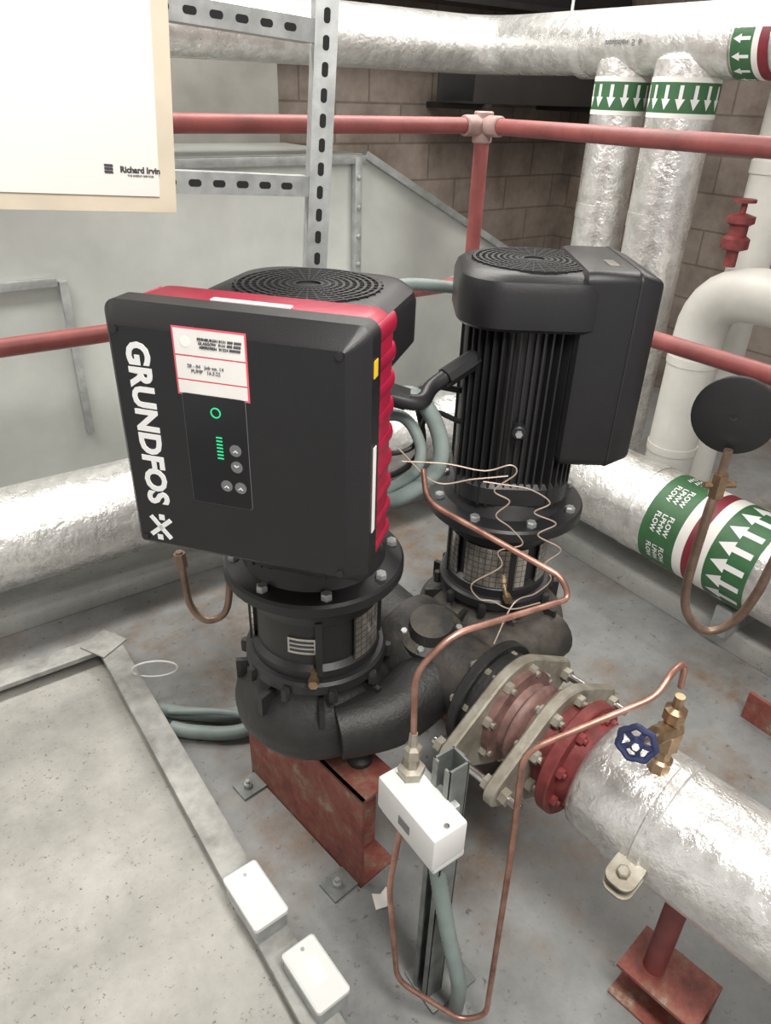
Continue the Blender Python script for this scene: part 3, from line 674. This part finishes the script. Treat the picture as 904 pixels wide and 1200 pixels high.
e=empty('floor_conduit',(.5,1.5,.03))
ribbed('hose_a',[(.405,1.66,.03),(.47,1.60,.025),(.58,1.52,.03),(.72,1.50,.05)],.020,e)
ribbed('hose_b',[(.405,1.57,.03),(.46,1.52,.025),(.56,1.45,.03),(.70,1.42,.05)],.020,e)
ribbed('hose_c',[(.42,1.62,.045),(.55,1.50,.07),(.66,1.40,.05)],.010,e)
e=empty('pressure_switch_conduit',(.62,.6,.2))
ribbed('hose',[(.575,.60,.548),(.580,.595,.44),(.588,.555,.28),(.60,.52,.14),(.615,.53,.012)],.015,e)
e=empty('cable_loop',(.40,1.72,.12))
sweep('loop',[V((.43+.06*math.cos(a),1.74-.03*math.cos(a),.115+.03*math.sin(a))) for a in [2*pi*i/12 for i in range(13)]],.003,'whiteink',e,8)
e=empty('paper_scrap',(.62,.82,.003))
add('scrap',[(.60,.80,.002),(.625,.79,.006),(.645,.805,.003),(.65,.83,.010),(.63,.825,.004),(.612,.835,.008)],[(0,1,5),(1,4,5),(1,2,4),(2,3,4)],'paper',e)

e=empty('gauge_syphon',(.46,1.33,.6))
sweep('tube',[(.435,1.375,.74),(.437,1.37,.69),(.440,1.36,.60),(.465,1.34,.555),(.505,1.32,.570),(.520,1.31,.64),(.525,1.31,.76)],.0085,'tube',e,12)
cyl('nut',(.436,1.372,.70),(.435,1.375,.735),.014,'tube',e,6)
e=empty('dial_gauge',(1.6,.8,.9))
c=V((1.60,.81,1.02)); nn=(V((0,0,1.3))-c); nn.z=-.05; nn.normalize()
lathe('case',[(.06,-.045),(.086,-.035),(.090,0),(.090,.004),(.082,.006),(.080,.002)],'gaugeblack',e,c,c+nn,40)
cyl('centre_boss',c+nn*.0,c+nn*.008,.010,'steel',e,12)
lathe('rim',[(.0895,-.004),(.095,-.002),(.095,.006),(.0895,.008)],'black',e,c,c+nn,40)
cyl('stem',c-V((.02,.02,.075)),c-V((.02,.02,.16)),.011,'tube',e,8)
cyl('cock_body',c-V((.02,.02,.14)),c-V((.02,.02,.20)),.020,'brass',e,6)
cyl('cock_lever',c-V((.05,.0,.17)),c-V((-.02,.04,.17)),.009,'brass',e,8)
s0=c-V((.02,.02,.19))
sweep('syphon',[s0,s0+V((-.01,0,-.06)),s0+V((-.010,.0,-.28)),s0+V((.01,-.02,-.375)),s0+V((.055,-.06,-.415)),s0+V((.095,-.10,-.37)),s0+V((.11,-.125,-.27)),s0+V((.13,-.14,-.12)),s0+V((.22,-.17,-.08)),s0+V((.40,-.18,-.22)),V((2.06,.58,.45))],.012,'tube',e,14)

for i,(x,y,w,l) in enumerate(((.350,.90,.075,.14),(.375,.69,.07,.13))):
    e=empty('junction_box' if i==0 else 'junction_box.001',(x,y,.1)); z=.101
    rloft('body',w,l,.006,[(0,z),(0,z+.045),(.001,z+.046)],'galv',e,Matrix.Translation(V((x,y,0)))@Matrix.Rotation(.05,4,'Z'))
    rloft('lid',w+.006,l+.006,.008,[(0,z+.045),(0,z+.055),(.004,z+.058)],'white',e,Matrix.Translation(V((x,y,0)))@Matrix.Rotation(.05,4,'Z'))
    box('sticker',(x-.0,y-.0,z+.0585),(.03,.05,.001),'paper',e,0,0)
    cyl('lid_screw',(x,y+.05,z+.058),(x,y+.05,z+.060),.004,'galv',e,10)
e=empty('rusty_bracket',(1.75,.55,0)); multi('angle',[cboxp((0,0,.05),(.012,.10,.10),Matrix.Translation(V((1.90,.62,0)))),cboxp((.04,0,.006),(.09,.10,.012),Matrix.Translation(V((1.90,.62,0))))],'rusty',e)

def lamp(x,y,sx,sy,p,nm):
    e=empty(nm,(x,y,2.75)); box('housing',(x,y,2.77),(sx,sy,.06),'white',e)
    m=bpy.data.lights.new(nm+'_tube','AREA'); m.shape='RECTANGLE'; m.size=sx; m.size_y=sy; m.energy=p; m.color=(1,.965,.91)
    o=bpy.data.objects.new(nm+'_tube',m); o.location=(0,0,-.03); o.parent=e; sc.collection.objects.link(o)
lamp(.4,-.3,.4,1.5,82,'ceiling_light'); lamp(-.3,2.2,1.5,.4,60,'ceiling_light.001'); lamp(2.7,1.2,.4,1.5,42,'ceiling_light.002'); lamp(1.8,2.3,1.5,.3,42,'ceiling_light.003')
w=bpy.data.worlds.new('World'); sc.world=w; w.use_nodes=True
w.node_tree.nodes['Background'].inputs[0].default_value=(1,.975,.94,1); w.node_tree.nodes['Background'].inputs[1].default_value=.70

# ------------------------------------------------------------ camera
H=1.65; th=math.radians(30); ro=math.radians(2); a=math.radians(53.7)
fw0=V((math.cos(a),math.sin(a),0)); r0=V((math.sin(a),-math.cos(a),0)); up=V((0,0,1))
f=fw0*math.cos(th)-up*math.sin(th); u0=fw0*math.sin(th)+up*math.cos(th)
r=r0*math.cos(ro)+u0*math.sin(ro); u=u0*math.cos(ro)-r0*math.sin(ro)
cd=bpy.data.cameras.new('camera'); cam=bpy.data.objects.new('camera',cd); sc.collection.objects.link(cam)
cd.sensor_width=36; cd.lens=850/1200*36; cd.clip_start=.02
cam.matrix_world=Matrix(((r.x,u.x,-f.x,0),(r.y,u.y,-f.y,0),(r.z,u.z,-f.z,H),(0,0,0,1)))
sc.camera=cam
sc.view_settings.view_transform='Standard'
